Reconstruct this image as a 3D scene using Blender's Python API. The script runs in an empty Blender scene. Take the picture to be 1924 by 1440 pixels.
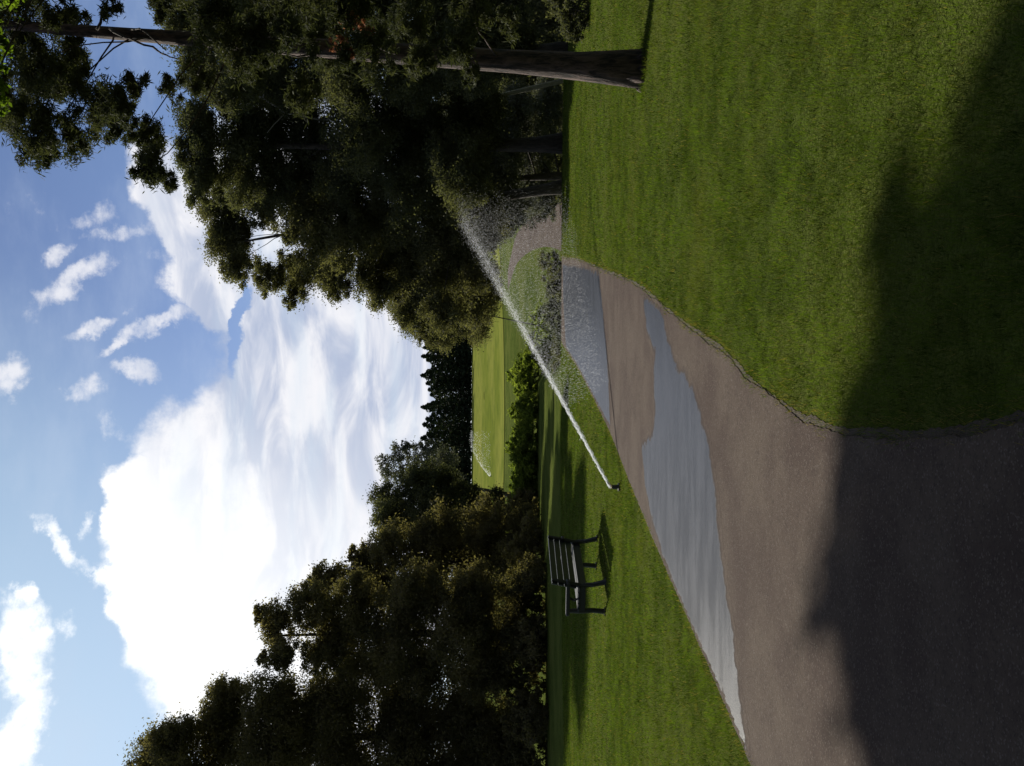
import bpy, math, random
import numpy as np
from mathutils import Matrix, Vector
random.seed(7)
RNG = np.random.default_rng(11)
SC = bpy.context.scene
COL = SC.collection
PI = math.pi

# ------------------------------------------------------------------ camera
F = 1764.0            # focal length in photo pixels (long side 1924)
EYE = 1.6
cam_d = bpy.data.cameras.new('camera')
cam_d.sensor_fit = 'HORIZONTAL'
cam_d.sensor_width = 36.0
cam_d.lens = F / 1924 * 36.0
cam_d.clip_start = 0.05
cam_d.clip_end = 3000
cam = bpy.data.objects.new('camera', cam_d)
COL.objects.link(cam)
# the photograph was taken with the phone turned on its side: world up points to the picture's left
cam.matrix_world = Matrix(((0, 1, 0, 0), (0, 0, -1, 0), (-1, 0, 0, EYE), (0, 0, 0, 1)))
SC.camera = cam

# ------------------------------------------------------------------ sun, exposure
SUN_AZ, SUN_EL = math.radians(32), math.radians(34)      # azimuth to the left of the view
SDIR = Vector((-math.sin(SUN_AZ) * math.cos(SUN_EL), math.cos(SUN_AZ) * math.cos(SUN_EL), math.sin(SUN_EL)))
sun_d = bpy.data.lights.new('sun', 'SUN')
sun_d.energy = 5.0
sun_d.angle = math.radians(0.45)
sun_d.color = (1.0, 0.93, 0.80)
sun = bpy.data.objects.new('sun', sun_d)
COL.objects.link(sun)
sun.rotation_euler = (-SDIR).to_track_quat('-Z', 'Y').to_euler()
EXPO = 0.5
SC.view_settings.view_transform = 'Standard'
SC.view_settings.look = 'None'
SC.view_settings.exposure = EXPO
SC.view_settings.gamma = 1
SC.view_settings.use_curve_mapping = False

# ------------------------------------------------------------------ node helper
class NT:
    def __init__(s, tree):
        s.t = tree; s.n = tree.nodes; s.l = tree.links
        s.n.clear()
    def put(s, sock, v):
        if v is None: return
        if isinstance(v, bpy.types.NodeSocket): s.l.new(v, sock)
        else:
            if isinstance(v, (tuple, list)) and len(v) == 3 and sock.type == 'RGBA': v = (*v, 1)
            sock.default_value = v
    def node(s, typ, **kw):
        nd = s.n.new(typ)
        for k, v in kw.items(): setattr(nd, k, v)
        return nd
    def math(s, op, a, b=None, c=None, clamp=False):
        nd = s.node('ShaderNodeMath', operation=op, use_clamp=clamp)
        for i, v in enumerate((a, b, c)):
            if v is not None: s.put(nd.inputs[i], v)
        return nd.outputs[0]
    def vmath(s, op, a, b=None, out=0):
        nd = s.node('ShaderNodeVectorMath', operation=op)
        s.put(nd.inputs[0], a)
        if b is not None: s.put(nd.inputs[1], b)
        return nd.outputs[out]
    def mapr(s, v, a, b, c=0.0, d=1.0, interp='SMOOTHSTEP'):
        nd = s.node('ShaderNodeMapRange', interpolation_type=interp)
        for i, x in enumerate((v, a, b, c, d)): s.put(nd.inputs[i], x)
        return nd.outputs[0]
    def mix(s, f, a, b):
        nd = s.node('ShaderNodeMix', data_type='RGBA')
        s.put(nd.inputs[0], f); s.put(nd.inputs[6], a); s.put(nd.inputs[7], b)
        return nd.outputs[2]
    def noise(s, vec, scale, detail=3.0, rough=0.5, dist=0.0, out=0):
        nd = s.node('ShaderNodeTexNoise')
        if vec is not None: s.put(nd.inputs['Vector'], vec)
        nd.inputs['Scale'].default_value = scale
        nd.inputs['Detail'].default_value = detail
        nd.inputs['Roughness'].default_value = rough
        nd.inputs['Distortion'].default_value = dist
        return nd.outputs[out]
    def mapping(s, vec, loc=(0, 0, 0), rot=(0, 0, 0), sc=(1, 1, 1), typ='POINT'):
        nd = s.node('ShaderNodeMapping', vector_type=typ)
        s.put(nd.inputs[0], vec)
        nd.inputs[1].default_value = loc; nd.inputs[2].default_value = rot; nd.inputs[3].default_value = sc
        return nd.outputs[0]
    def comb(s, x, y, z=0.0):
        nd = s.node('ShaderNodeCombineXYZ')
        s.put(nd.inputs[0], x); s.put(nd.inputs[1], y); s.put(nd.inputs[2], z)
        return nd.outputs[0]

# ------------------------------------------------------------------ world: sky with clouds, by direction
W = bpy.data.worlds.new('World')
SC.world = W
W.use_nodes = True
t = NT(W.node_tree)
out = t.node('ShaderNodeOutputWorld')
bg = t.node('ShaderNodeBackground')
t.l.new(bg.outputs[0], out.inputs[0])
tc = t.node('ShaderNodeTexCoord')
D = tc.outputs['Generated']
sky = t.node('ShaderNodeTexSky', sky_type='NISHITA')
sky.sun_disc = False
sky.sun_elevation = SUN_EL
sky.sun_rotation = -SUN_AZ
sky.altitude = 300; sky.air_density = 1.0; sky.dust_density = 0.6; sky.ozone_density = 1.5
SKY_S = 0.066
sep = t.node('ShaderNodeSeparateXYZ'); t.l.new(D, sep.inputs[0])
dx, dy, dz = sep.outputs
az = t.math('ARCTAN2', dx, dy)
el = t.math('ARCSINE', dz)
P0 = t.comb(az, el)
# warp
n1 = t.node('ShaderNodeTexNoise'); t.put(n1.inputs['Vector'], P0)
n1.inputs['Scale'].default_value = 14; n1.inputs['Detail'].default_value = 6; n1.inputs['Roughness'].default_value = 0.62
wv = t.vmath('SUBTRACT', n1.outputs['Color'], (0.5, 0.5, 0.5))
sc = t.node('ShaderNodeVectorMath', operation='SCALE'); t.put(sc.inputs[0], wv); sc.inputs[3].default_value = 0.07
P1 = t.vmath('ADD', P0, sc.outputs[0])
P1 = t.vmath('MULTIPLY', P1, (1, 1, 0))
def pe(u, v):
    a = math.atan((u - 720) / F)
    return a, math.atan((960 - v) / F * math.cos(a))
def blob(u, v, ru, rv, rot=0.0, soft=0.5, amp=1.0):
    a, e = pe(u, v)
    k = math.cos(e)
    m = t.mapping(P1, (a, e, 0), (0, 0, math.radians(rot)), (ru / F, rv / F, 1), 'TEXTURE')
    L = t.vmath('LENGTH', m, out=1)
    return t.mapr(L, 1 + soft, 1 - soft, 0.0, amp)
big = None
for b in [  # the big bank of cloud
    (420, 430, 290, 200, 0, .22), (330, 560, 340, 260, 0, .2), (560, 560, 240, 190, -20, .22), (700, 660, 300, 190, 0, .2),
    (640, 470, 130, 60, -38, .3), (760, 620, 240, 170, 0, .22), (360, 300, 150, 90, 0, .25), (480, 270, 110, 66, 10, .25),
    (250, 330, 80, 60, 0, .3), (950, 640, 320, 240, 0, .25), (1000, 370, 190, 70, 22, .35), (880, 400, 100, 55, 50, .35), (200, 480, 180, 150, 0, .25),
    (1050, 500, 200, 150, 0, .3)]:
    v_ = blob(*b)
    big = v_ if big is None else t.math('MAXIMUM', big, v_)
# clear lane between the two banks
lane = blob(850, 447, 95, 13, 0, .6)
big = t.math('SUBTRACT', big, lane, clamp=True)
small = None
for b in [(905, 140, 78, 20, -50, .7), (960, 105, 34, 16, -40, .7), (835, 200, 52, 12, -60, .8), (835, 300, 60, 17, -65, .7), (800, 228, 46, 10, -50, .8),
          (740, 256, 36, 22, 80, .7), (705, 148, 22, 34, 20, .9, .9), (735, 14, 50, 26, -50, .7), (428, 118, 72, 15, 42, .7), (450, 165, 22, 10, 10, .9, .8),
          (250, 62, 70, 46, 10, .6), (180, 40, 90, 40, 0, .6), (60, 40, 120, 34, 0, .6), (322, 55, 22, 18, 0, .6), (1030, 150, 60, 16, -75, .9, .6),
          (1010, 212, 60, 14, -80, .9, .7), (640, 195, 40, 18, 30, .9, .45), (350, 195, 26, 18, 0, .6), (1060, 60, 50, 18, -60, 1., .35),
          (560, 95, 40, 14, 0, 1., .25), (950, 310, 60, 16, 70, .9, .5)]:
    v_ = blob(*b)
    small = v_ if small is None else t.math('MAXIMUM', small, v_)
nf = t.noise(P0, 26, 7, 0.62)
nf2 = t.noise(t.mapping(P0, (2, 5, 0), (0, 0, .5), (1, 1.6, 1)), 48, 6, 0.68)
sm = t.math('MULTIPLY', t.mapr(t.math('ADD', small, t.math('ADD', t.math('MULTIPLY', t.math('SUBTRACT', nf, 0.5), 1.7), t.math('MULTIPLY', t.math('SUBTRACT', nf2, 0.5), 1.2))), 0.25, 1.25), t.mapr(small, 0.0, 0.25, 0, .85))
bgm = t.mapr(t.math('ADD', big, t.math('MULTIPLY', t.math('SUBTRACT', nf, 0.5), 0.9)), 0.2, 0.8)
# clouds elsewhere round the sky
gn = t.noise(t.mapping(D, (3, 1, 0), (0, 0, 0), (1, 1, 2.2)), 2.6, 7, 0.58)
gm = t.mapr(gn, 0.5, 0.66)
side = t.mapr(t.math('ABSOLUTE', az), 0.46, 0.62)
top = t.mapr(el, 0.55, 0.75)
gm = t.math('MULTIPLY', gm, t.math('MAXIMUM', side, top))
cm = t.math('MAXIMUM', t.math('MAXIMUM', sm, bgm), gm, clamp=True)
# blue sky, hazier towards the horizon and towards the sun
skc = t.node('ShaderNodeVectorMath', operation='SCALE'); t.put(skc.inputs[0], t.vmath('MULTIPLY', sky.outputs[0], (.80, .84, 1.0))); skc.inputs[3].default_value = SKY_S
sund = t.vmath('DOT_PRODUCT', D, tuple(SDIR), out=1)
near = t.mapr(sund, 0.80, 0.99, 0, 1)
E = 2 ** (-EXPO)
blue = t.vmath('MULTIPLY', skc.outputs[0], (1.0, 1.0, 1.0))
hz = t.mix(t.math('MULTIPLY', near, 0.5), blue, (0.62 * E, 0.88 * E, 1.0 * E))
veil = t.math('MULTIPLY', t.mapr(t.noise(t.mapping(P0, sc=(1, 2.5, 1)), 6, 5, .6), 0.42, 0.75), 0.22)
hz = t.mix(veil, hz, (0.6 * E, 0.7 * E, 0.86 * E))
# cloud colour: grey-lilac streaks in the low parts, burnt out on the sun side
st = t.noise(t.mapping(P0, sc=(1, 3.2, 1)), 8, 5, 0.55, 0.6)
st2 = t.mapr(st, 0.36, 0.62)
lowf = t.mapr(el, 0.42, 0.30)
sunside = t.mapr(az, 0.04, -0.16)
gf = t.math('MULTIPLY', t.math('MULTIPLY', st2, lowf), t.math('SUBTRACT', 1.0, t.math('MULTIPLY', sunside, 0.35)))
lay = t.mapr(t.noise(t.mapping(P0, (4, 0, 0), sc=(0.8, 5, 1)), 6, 4, 0.5), 0.45, 0.72)
cc = t.mix(t.math('MULTIPLY', gf, 1.0), (0.93 * E, 0.93 * E, 0.97 * E), (0.46 * E, 0.53 * E, 0.70 * E))
cc = t.mix(t.math('MULTIPLY', t.math('MULTIPLY', lay, lowf), 0.4), cc, (0.60 * E, 0.74 * E, 0.88 * E))
mot = t.math('MULTIPLY', t.mapr(t.noise(P0, 11, 7, 0.66), 0.5, 0.7), 0.55)
cc = t.mix(mot, cc, (0.58 * E, 0.64 * E, 0.78 * E))
cc = t.mix(t.math('MULTIPLY', t.math('MULTIPLY', sunside, near), 0.7), cc, (1.5 * E, 1.5 * E, 1.45 * E))
dim = t.mapr(sund, -0.4, 0.55, 0.5, 1.0)
fd_ = t.node('ShaderNodeVectorMath', operation='SCALE'); t.put(fd_.inputs[0], t.mix(cm, hz, cc)); t.put(fd_.inputs[3], dim)
fin = fd_.outputs[0]
t.l.new(fin, bg.inputs[0])
bg.inputs[1].default_value = 1.0

# ------------------------------------------------------------------ helpers
def at(u, v, Y):
    """world point at depth Y seen at photo pixel (u right, v down) of the upright picture"""
    return np.array([(u - 720) / F * Y, Y, EYE + (960 - v) / F * Y])
def smooth(a, b, x):
    q = np.clip((x - a) / (b - a), 0, 1)
    return q * q * (3 - 2 * q)
RISE = ([0, 55, 66, 80, 100, 120, 150, 200, 230, 320, 900], [0, 0, .35, 1.2, 2.2, 3.5, 6.0, 10.2, 11.2, 10, 8])
def gz(x, y):
    x = np.asarray(x, float); y = np.asarray(y, float)
    d = np.hypot(x, y)
    w = x / np.maximum(y, 1.0)
    dip = -1.75 * smooth(30, 41, d) * (1 - smooth(52, 84, d)) * smooth(0.0, 0.055, w)
    return dip + np.interp(d, *RISE)

def mesh_np(name, verts, faces, mat, parent=None, smoothf=False):
    """faces: (n,3) or (n,4) int array"""
    verts = np.asarray(verts, np.float32); faces = np.asarray(faces, np.int32)
    k = faces.shape[1]
    me = bpy.data.meshes.new(name)
    me.vertices.add(len(verts)); me.vertices.foreach_set('co', verts.ravel())
    me.loops.add(faces.size); me.loops.foreach_set('vertex_index', faces.ravel())
    me.polygons.add(len(faces))
    me.polygons.foreach_set('loop_start', np.arange(len(faces), dtype=np.int32) * k)
    me.polygons.foreach_set('loop_total', np.full(len(faces), k, np.int32))
    me.polygons.foreach_set('use_smooth', np.full(len(faces), smoothf, bool))
    me.update(calc_edges=True)
    me.materials.append(mat)
    o = bpy.data.objects.new(name, me)
    COL.objects.link(o)
    if parent is not None: o.parent = parent
    return o
def face_attr(o, name, vals):
    a = o.data.attributes.new(name, 'FLOAT', 'FACE')
    a.data.foreach_set('value', np.asarray(vals, np.float32))
class MB:
    """collects quads/tris (as padded quads) into one mesh"""
    def __init__(s): s.v = []; s.f = []; s.n = 0
    def add(s, v, f):
        s.v.append(np.asarray(v, float)); s.f += [tuple(i + s.n for i in q) for q in f]; s.n += len(v)
    def box(s, c, size, rot=None, bev=0.0):
        c = np.array(c, float); h = np.array(size, float) / 2
        b = min(bev, h.min() * .45) if bev else 0
        if b:
            # chamfered box: 24 verts
            vs = []; idx = {}
            for sx in (-1, 1):
                for sy in (-1, 1):
                    for sz in (-1, 1):
                        for ax in range(3):
                            p = np.array([sx, sy, sz]) * (h - b); p[ax] += (sx, sy, sz)[ax] * b
                            idx[(sx, sy, sz, ax)] = len(vs); vs.append(p)
            fs = []
            for ax in range(3):
                a1, a2 = [i for i in range(3) if i != ax]
                for sg in (-1, 1):
                    q = []
                    for (p1, p2) in ((-1, -1), (1, -1), (1, 1), (-1, 1)):
                        k = [0, 0, 0]; k[ax] = sg; k[a1] = p1; k[a2] = p2
                        q.append(idx[(*k, ax)])
                    fs.append(tuple(q))
                for p1 in (-1, 1):
                    for p2 in (-1, 1):       # edges along ax
                        ka = [0, 0, 0]; kb = [0, 0, 0]
                        ka[ax] = -1; kb[ax] = 1; ka[a1] = kb[a1] = p1; ka[a2] = kb[a2] = p2
                        fs.append((idx[(*ka, a1)], idx[(*kb, a1)], idx[(*kb, a2)], idx[(*ka, a2)]))
            for sx in (-1, 1):
                for sy in (-1, 1):
                    for sz in (-1, 1): fs.append(tuple(idx[(sx, sy, sz, i)] for i in range(3)))
            vs = np.array(vs)
        else:
            vs = np.array([(x, y, z) for x in (-1, 1) for y in (-1, 1) for z in (-1, 1)]) * h
            fs = [(0, 1, 3, 2), (4, 6, 7, 5), (0, 4, 5, 1), (2, 3, 7, 6), (0, 2, 6, 4), (1, 5, 7, 3)]
        if rot is not None: vs = vs @ np.array(rot).T
        s.add(vs + c, fs)
    def tube(s, pts, radii, n=8, noise=0.0, cap=True):
        pts = np.asarray(pts, float); m = len(pts)
        vs = []
        ref = np.array([0.31, 0.17, 0.9])
        for i in range(m):
            d = pts[min(i + 1, m - 1)] - pts[max(i - 1, 0)]
            d = d / (np.linalg.norm(d) + 1e-9)
            rf = ref if abs(d @ ref) < .93 else np.array([1., 0, 0])
            a = np.cross(d, rf); a /= np.linalg.norm(a); b = np.cross(d, a)
            for k in range(n):
                th = 2 * PI * k / n
                r = radii[i] * (1 + noise * (random.random() - .5))
                vs.append(pts[i] + r * (math.cos(th) * a + math.sin(th) * b))
        fs = [(i * n + k, i * n + (k + 1) % n, (i + 1) * n + (k + 1) % n, (i + 1) * n + k) for i in range(m - 1) for k in range(n)]
        if cap:
            fs.append(tuple(range(n))[::-1]); fs.append(tuple((m - 1) * n + k for k in range(n)))
        s.add(vs, fs)
    def build(s, name, mat, parent=None, smoothf=False):
        me = bpy.data.meshes.new(name)
        me.from_pydata(np.concatenate(s.v).tolist(), [], s.f)
        me.materials.append(mat)
        if smoothf: me.polygons.foreach_set('use_smooth', np.full(len(me.polygons), True, bool))
        me.update()
        import bmesh
        bm = bmesh.new(); bm.from_mesh(me); bmesh.ops.recalc_face_normals(bm, faces=bm.faces); bm.to_mesh(me); bm.free()
        o = bpy.data.objects.new(name, me); COL.objects.link(o)
        if parent is not None: o.parent = parent
        return o
def tag(o, label=None, cat=None, group=None, kind=None):
    if label: o['label'] = label
    if cat: o['category'] = cat
    if group: o['group'] = group
    if kind: o['kind'] = kind
    return o
def empty(name, loc, rz=0.0):
    o = bpy.data.objects.new(name, None); COL.objects.link(o)
    o.empty_display_size = .3
    o.location = loc; o.rotation_euler = (0, 0, rz)
    return o

# ------------------------------------------------------------------ materials
def new_mat(name):
    m = bpy.data.materials.new(name); m.use_nodes = True
    q = NT(m.node_tree)
    o = q.node('ShaderNodeOutputMaterial'); p = q.node('ShaderNodeBsdfPrincipled')
    q.l.new(p.outputs[0], o.inputs[0])
    return m, q, p, o
def pos(q):
    return q.node('ShaderNodeNewGeometry').outputs['Position']
def bump(q, p, h, strength, dist=0.02):
    b = q.node('ShaderNodeBump'); b.inputs['Strength'].default_value = strength; b.inputs['Distance'].default_value = dist
    q.put(b.inputs['Height'], h); q.l.new(b.outputs[0], p.inputs['Normal'])

def leaf_mat(name, c1, c2, trans=0.3, rough=0.8, tcol=None, nscale=1.6, spec=0.08):
    m, q, p, o = new_mat(name)
    n = q.noise(pos(q), nscale, 2, .5)
    at_ = q.node('ShaderNodeAttribute', attribute_name='rnd')
    f = q.math('ADD', q.mapr(n, .35, .65, 0, .6), q.math('MULTIPLY', at_.outputs['Fac'], .5), clamp=True)
    c = q.mix(f, c1, c2)
    q.put(p.inputs['Base Color'], c); p.inputs['Roughness'].default_value = rough
    p.inputs['Specular IOR Level'].default_value = spec
    tr = q.node('ShaderNodeBsdfTranslucent')
    tm = q.vmath('MULTIPLY', c, tcol or (1.4, 1.45, 0.7))
    q.put(tr.inputs[0], tm)
    mx = q.node('ShaderNodeMixShader'); mx.inputs[0].default_value = trans
    q.l.new(p.outputs[0], mx.inputs[1]); q.l.new(tr.outputs[0], mx.inputs[2]); q.l.new(mx.outputs[0], o.inputs[0])
    return m
M = {}
M['pine'] = leaf_mat('pine needles', (.03, .038, .022), (.085, .092, .05), .22)
M['dark'] = leaf_mat('dark evergreen foliage', (.036, .042, .026), (.115, .118, .066), .38, nscale=.9)
M['olive'] = leaf_mat('olive foliage', (.055, .056, .03), (.15, .145, .078), .38, nscale=.8)
M['grey'] = leaf_mat('grey green foliage', (.05, .055, .048), (.15, .155, .13), .2, nscale=.8)
M['broad'] = leaf_mat('broadleaf foliage', (.062, .058, .032), (.17, .145, .075), .42, nscale=.7)
M['bush'] = leaf_mat('bright shrub leaves', (.09, .13, .022), (.19, .23, .05), .5, nscale=1.2)
M['greybush'] = leaf_mat('grey shrub leaves', (.04, .05, .035), (.12, .13, .10), .3, nscale=1.5)
M['far'] = leaf_mat('far conifer foliage', (.018, .028, .016), (.04, .055, .028), .12, nscale=.25)
M['dead'] = leaf_mat('dead brown needles', (.20, .09, .05), (.42, .24, .16), .3, tcol=(1.3, 1.1, .9))
M['lime'] = leaf_mat('light green leaves', (.06, .10, .01), (.12, .18, .02), .5)

def bark(name, c1, c2, sc_=6):
    m, q, p, o = new_mat(name)
    v = q.mapping(pos(q), sc=(1, 1, .22))
    n = q.noise(v, sc_ * 3, 5, .65, .5)
    q.put(p.inputs['Base Color'], q.mix(q.mapr(n, .35, .65), c1, c2))
    p.inputs['Roughness'].default_value = .9
    bump(q, p, n, .9, .04)
    return m
M['pinebark'] = bark('pine bark', (.010, .007, .006), (.10, .065, .055))
M['bark'] = bark('dark bark', (.02, .016, .012), (.055, .044, .035))
M['palebark'] = bark('pale dead limb bark', (.22, .2, .17), (.36, .33, .29))

# lawn
def lawn_mat():
    m, q, p, o = new_mat('lawn grass')
    P = pos(q)
    big_ = q.noise(P, .35, 4, .6)
    mid = q.noise(P, 2.6, 4, .6)
    fine = q.noise(P, 60, 3, .7)
    c = q.mix(q.mapr(mid, .35, .65), (.046, .066, .014), (.082, .108, .024))
    c = q.mix(q.mapr(big_, .4, .62), c, (.095, .115, .028))
    c = q.mix(q.math('MULTIPLY', q.mapr(fine, .4, .7), .6), c, (.018, .026, .008))
    wn = q.noise(P, 1.1, 3, .6)
    c = q.mix(q.math('MULTIPLY', q.mapr(wn, .64, .72), .5), c, (.09, .07, .035))
    q.put(p.inputs['Base Color'], c); p.inputs['Roughness'].default_value = .8
    p.inputs['Specular IOR Level'].default_value = .0
    bump(q, p, q.noise(P, 35, 4, .7), .7, .05)
    return m
M['lawn'] = lawn_mat()
def blade_mat():
    m, q, p, o = new_mat('grass blades')
    P = pos(q)
    a = q.node('ShaderNodeAttribute', attribute_name='rnd').outputs['Fac']
    mid = q.noise(P, 1.6, 4, .6)
    c = q.mix(q.mapr(mid, .35, .65), (.033, .052, .009), (.084, .122, .022))
    c = q.mix(q.math('MULTIPLY', q.mapr(q.noise(P, 5.5, 5, .7), .49, .60), .85), c, (.016, .024, .006))
    c = q.mix(q.math('MULTIPLY', q.mapr(q.noise(P, .7, 3, .6), .5, .65), .5), c, (.085, .092, .024))
    c = q.mix(q.mapr(a, .55, 1.0, 0, .6, 'LINEAR'), c, (.12, .13, .04))
    dp = q.math('MULTIPLY', q.mapr(q.noise(P, 1.9, 5, .65), .63, .72), .55)
    c = q.mix(dp, c, (.14, .10, .05))
    c = q.mix(q.mapr(a, .965, .975), c, (.17, .13, .065))
    q.put(p.inputs['Base Color'], c); p.inputs['Roughness'].default_value = .6
    p.inputs['Specular IOR Level'].default_value = .0
    tr = q.node('ShaderNodeBsdfTranslucent'); q.put(tr.inputs[0], q.vmath('MULTIPLY', c, (1.5, 1.7, .5)))
    mx = q.node('ShaderNodeMixShader'); mx.inputs[0].default_value = .4
    q.l.new(p.outputs[0], mx.inputs[1]); q.l.new(tr.outputs[0], mx.inputs[2]); q.l.new(mx.outputs[0], o.inputs[0])
    return m
M['blade'] = blade_mat()
def fairway_mat():
    m, q, p, o = new_mat('mown fairway')
    P = pos(q)
    b = q.noise(P, .06, 4, .6); f = q.noise(P, .5, 4, .6)
    c = q.mix(q.mapr(b, .4, .6), (.115, .140, .024), (.165, .178, .038))
    c = q.mix(q.math('MULTIPLY', q.mapr(f, .4, .7), .4), c, (.045, .07, .018))
    q.put(p.inputs['Base Color'], c); p.inputs['Roughness'].default_value = .9; p.inputs['Specular IOR Level'].default_value = .0
    return m
M['fairway'] = fairway_mat()
def asphalt(name, wet=False):
    m, q, p, o = new_mat(name)
    P = pos(q)
    ag = q.node('ShaderNodeTexVoronoi'); q.put(ag.inputs['Vector'], P); ag.inputs['Scale'].default_value = 140
    n1_ = q.noise(P, 1.1, 5, .65); n2_ = q.noise(P, 45, 4, .75)
    c = q.mix(q.mapr(n1_, .35, .65), (.070, .053, .046), (.100, .080, .066))
    c = q.mix(q.math('MULTIPLY', q.mapr(q.noise(P, 5, 5, .7), .55, .75), .5), c, (.055, .043, .038))
    c = q.mix(q.mapr(n2_, .45, .75, 0, .8), c, (.045, .036, .032))
    sep_ = q.node('ShaderNodeSeparateColor'); q.put(sep_.inputs[0], ag.outputs['Color'])
    c = q.mix(q.mapr(sep_.outputs[0], .88, .96, 0, .45), c, (.19, .17, .15))
    if wet:
        a_ = q.node('ShaderNodeAttribute', attribute_name='wet').outputs['Fac']
        nn = q.math('MULTIPLY', q.math('SUBTRACT', q.noise(q.mapping(P, sc=(1, .6, 1)), 5, 6, .7), .5), .34)
        sdn = q.math('ADD', q.math('ADD', a_, nn), .035)
        f = q.mapr(sdn, -.012, .03)
        damp = q.mapr(sdn, -.07, .0)
        c = q.mix(q.math('MULTIPLY', damp, .5), c, (.03, .026, .026))
        st_ = q.noise(q.mapping(P, sc=(.5, 1.8, 1)), 2.2, 6, .7)
        cw = q.mix(q.mapr(n2_, .3, .7), (.022, .025, .034), (.040, .044, .058))
        cw = q.mix(q.mapr(st_, .38, .68, 0, .5), cw, (.058, .066, .088))  # blue-grey sheen of the reflected sky is put into the wet base colour
        c = q.mix(f, c, cw)
        rw = q.mapr(st_, .35, .65, .34, .42)
        q.put(p.inputs['Roughness'], q.math('ADD', q.math('MULTIPLY', f, rw), q.math('MULTIPLY', q.math('SUBTRACT', 1.0, f), .88)))
        q.put(p.inputs['Specular IOR Level'], q.math('ADD', .03, q.math('MULTIPLY', f, .055)))
        bump(q, p, q.math('ADD', ag.outputs['Distance'], n2_), .3, .005)
    else:
        q.put(p.inputs['Roughness'], .88)
        p.inputs['Specular IOR Level'].default_value = .03
        bump(q, p, q.math('ADD', ag.outputs['Distance'], n2_), .6, .006)
    q.put(p.inputs['Base Color'], c)
    return m
M['asphalt'] = asphalt('worn asphalt')
M['wet'] = asphalt('wet asphalt', True)
def soil_mat():
    m, q, p, o = new_mat('bare soil edge')
    P = pos(q); n = q.noise(P, 40, 5, .7)
    q.put(p.inputs['Base Color'], q.mix(n, (.018, .013, .009), (.07, .05, .032))); p.inputs['Roughness'].default_value = .95
    bump(q, p, n, .8, .02)
    return m
M['soil'] = soil_mat()
def simple(name, c, rough, metal=0.0, spec=.5, nz=None):
    m, q, p, o = new_mat(name)
    if nz:
        q.put(p.inputs['Base Color'], q.mix(q.noise(pos(q), nz, 4, .6), c, tuple(x * 1.6 for x in c)))
    else: q.put(p.inputs['Base Color'], c)
    p.inputs['Roughness'].default_value = rough; p.inputs['Metallic'].default_value = metal
    p.inputs['Specular IOR Level'].default_value = spec
    return m
M['benchslat'] = simple('dark painted slats', (.005, .009, .010), .42, nz=20)
M['benchiron'] = simple('black cast iron', (.005, .006, .008), .4, nz=30)
M['plastic'] = simple('black sprinkler plastic', (.02, .02, .02), .4)
M['brass'] = simple('brass nozzle', (.5, .36, .14), .3, 1.0)
m, q, p, o = new_mat('water drops')
q.put(p.inputs['Base Color'], (.9, .93, .95)); p.inputs['Roughness'].default_value = .15
tr = q.node('ShaderNodeBsdfTranslucent'); q.put(tr.inputs[0], (.95, .97, 1.0))
tp = q.node('ShaderNodeBsdfTransparent')
mx = q.node('ShaderNodeMixShader'); mx.inputs[0].default_value = .75
q.l.new(p.outputs[0], mx.inputs[1]); q.l.new(tr.outputs[0], mx.inputs[2])
mx2 = q.node('ShaderNodeMixShader'); mx2.inputs[0].default_value = .6
q.l.new(mx.outputs[0], mx2.inputs[1]); q.l.new(tp.outputs[0], mx2.inputs[2]); q.l.new(mx2.outputs[0], o.inputs[0])
M['drops'] = m

# ------------------------------------------------------------------ ground sheet to the horizon
rings = np.concatenate([np.linspace(0.3, 24, 26), np.linspace(25, 95, 100), np.linspace(97, 240, 70), np.geomspace(250, 1800, 16)])
NA = 288
th = np.linspace(0, 2 * PI, NA, endpoint=False)
X = rings[:, None] * np.sin(th)[None]; Y = rings[:, None] * np.cos(th)[None]
V = np.stack([X, Y, gz(X, Y)], -1).reshape(-1, 3)
V = np.concatenate([V, [[0, 0, 0]]])
i, j = np.meshgrid(np.arange(len(rings) - 1), np.arange(NA), indexing='ij')
a = i * NA + j; b = i * NA + (j + 1) % NA
Q = np.stack([a, b, b + NA, a + NA], -1).reshape(-1, 4)[:, ::-1]
jc = np.arange(NA); Q = np.concatenate([Q, np.stack([jc, (jc + 1) % NA, np.full(NA, len(V) - 1), np.full(NA, len(V) - 1)], -1)[:0]])
g = mesh_np('ground', V, Q, M['lawn'], smoothf=True); g['kind'] = 'structure'

# path
Rp = np.array([(1.6, -5), (.7, -1.5), (.15, 1.2), (-.08, 2.6), (-.22, 3.8), (-.22, 4.95), (-.02, 6.14), (.26, 7.24), (.69, 9.41), (1.23, 11.9), (2.0, 16.6),
               (3.02, 23), (3.98, 29.7), (5.0, 35), (7.4, 44), (10.3, 54), (12.3, 66), (12.6, 80), (11.5, 96)])
Lp = np.array([(-4.2, -5), (-3.8, -1.5), (-3.45, 1.2), (-3.2, 2.6), (-2.97, 3.8), (-2.75, 5.1), (-2.53, 6.3), (-2.30, 7.5), (-1.87, 9.9), (-1.37, 12.5), (-.66, 16),
               (.42, 23), (1.3, 30), (2.3, 36), (4.8, 45.5), (7.6, 55.5), (9.7, 67), (10.2, 80), (9.5, 96)])
def crom(P, k):
    P = np.vstack([2 * P[0] - P[1], P, 2 * P[-1] - P[-2]]); o = []
    for i in range(1, len(P) - 2):
        for s in np.linspace(0, 1, k, endpoint=False):
            o.append(.5 * (2 * P[i] + (P[i + 1] - P[i - 1]) * s + (2 * P[i - 1] - 5 * P[i] + 4 * P[i + 1] - P[i + 2]) * s * s + (3 * P[i] - P[i - 1] - 3 * P[i + 1] + P[i + 2]) * s ** 3))
    o.append(P[-2]); return np.array(o)
K = 70
Rc, Lc = crom(Rp, K), crom(Lp, K)
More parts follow.
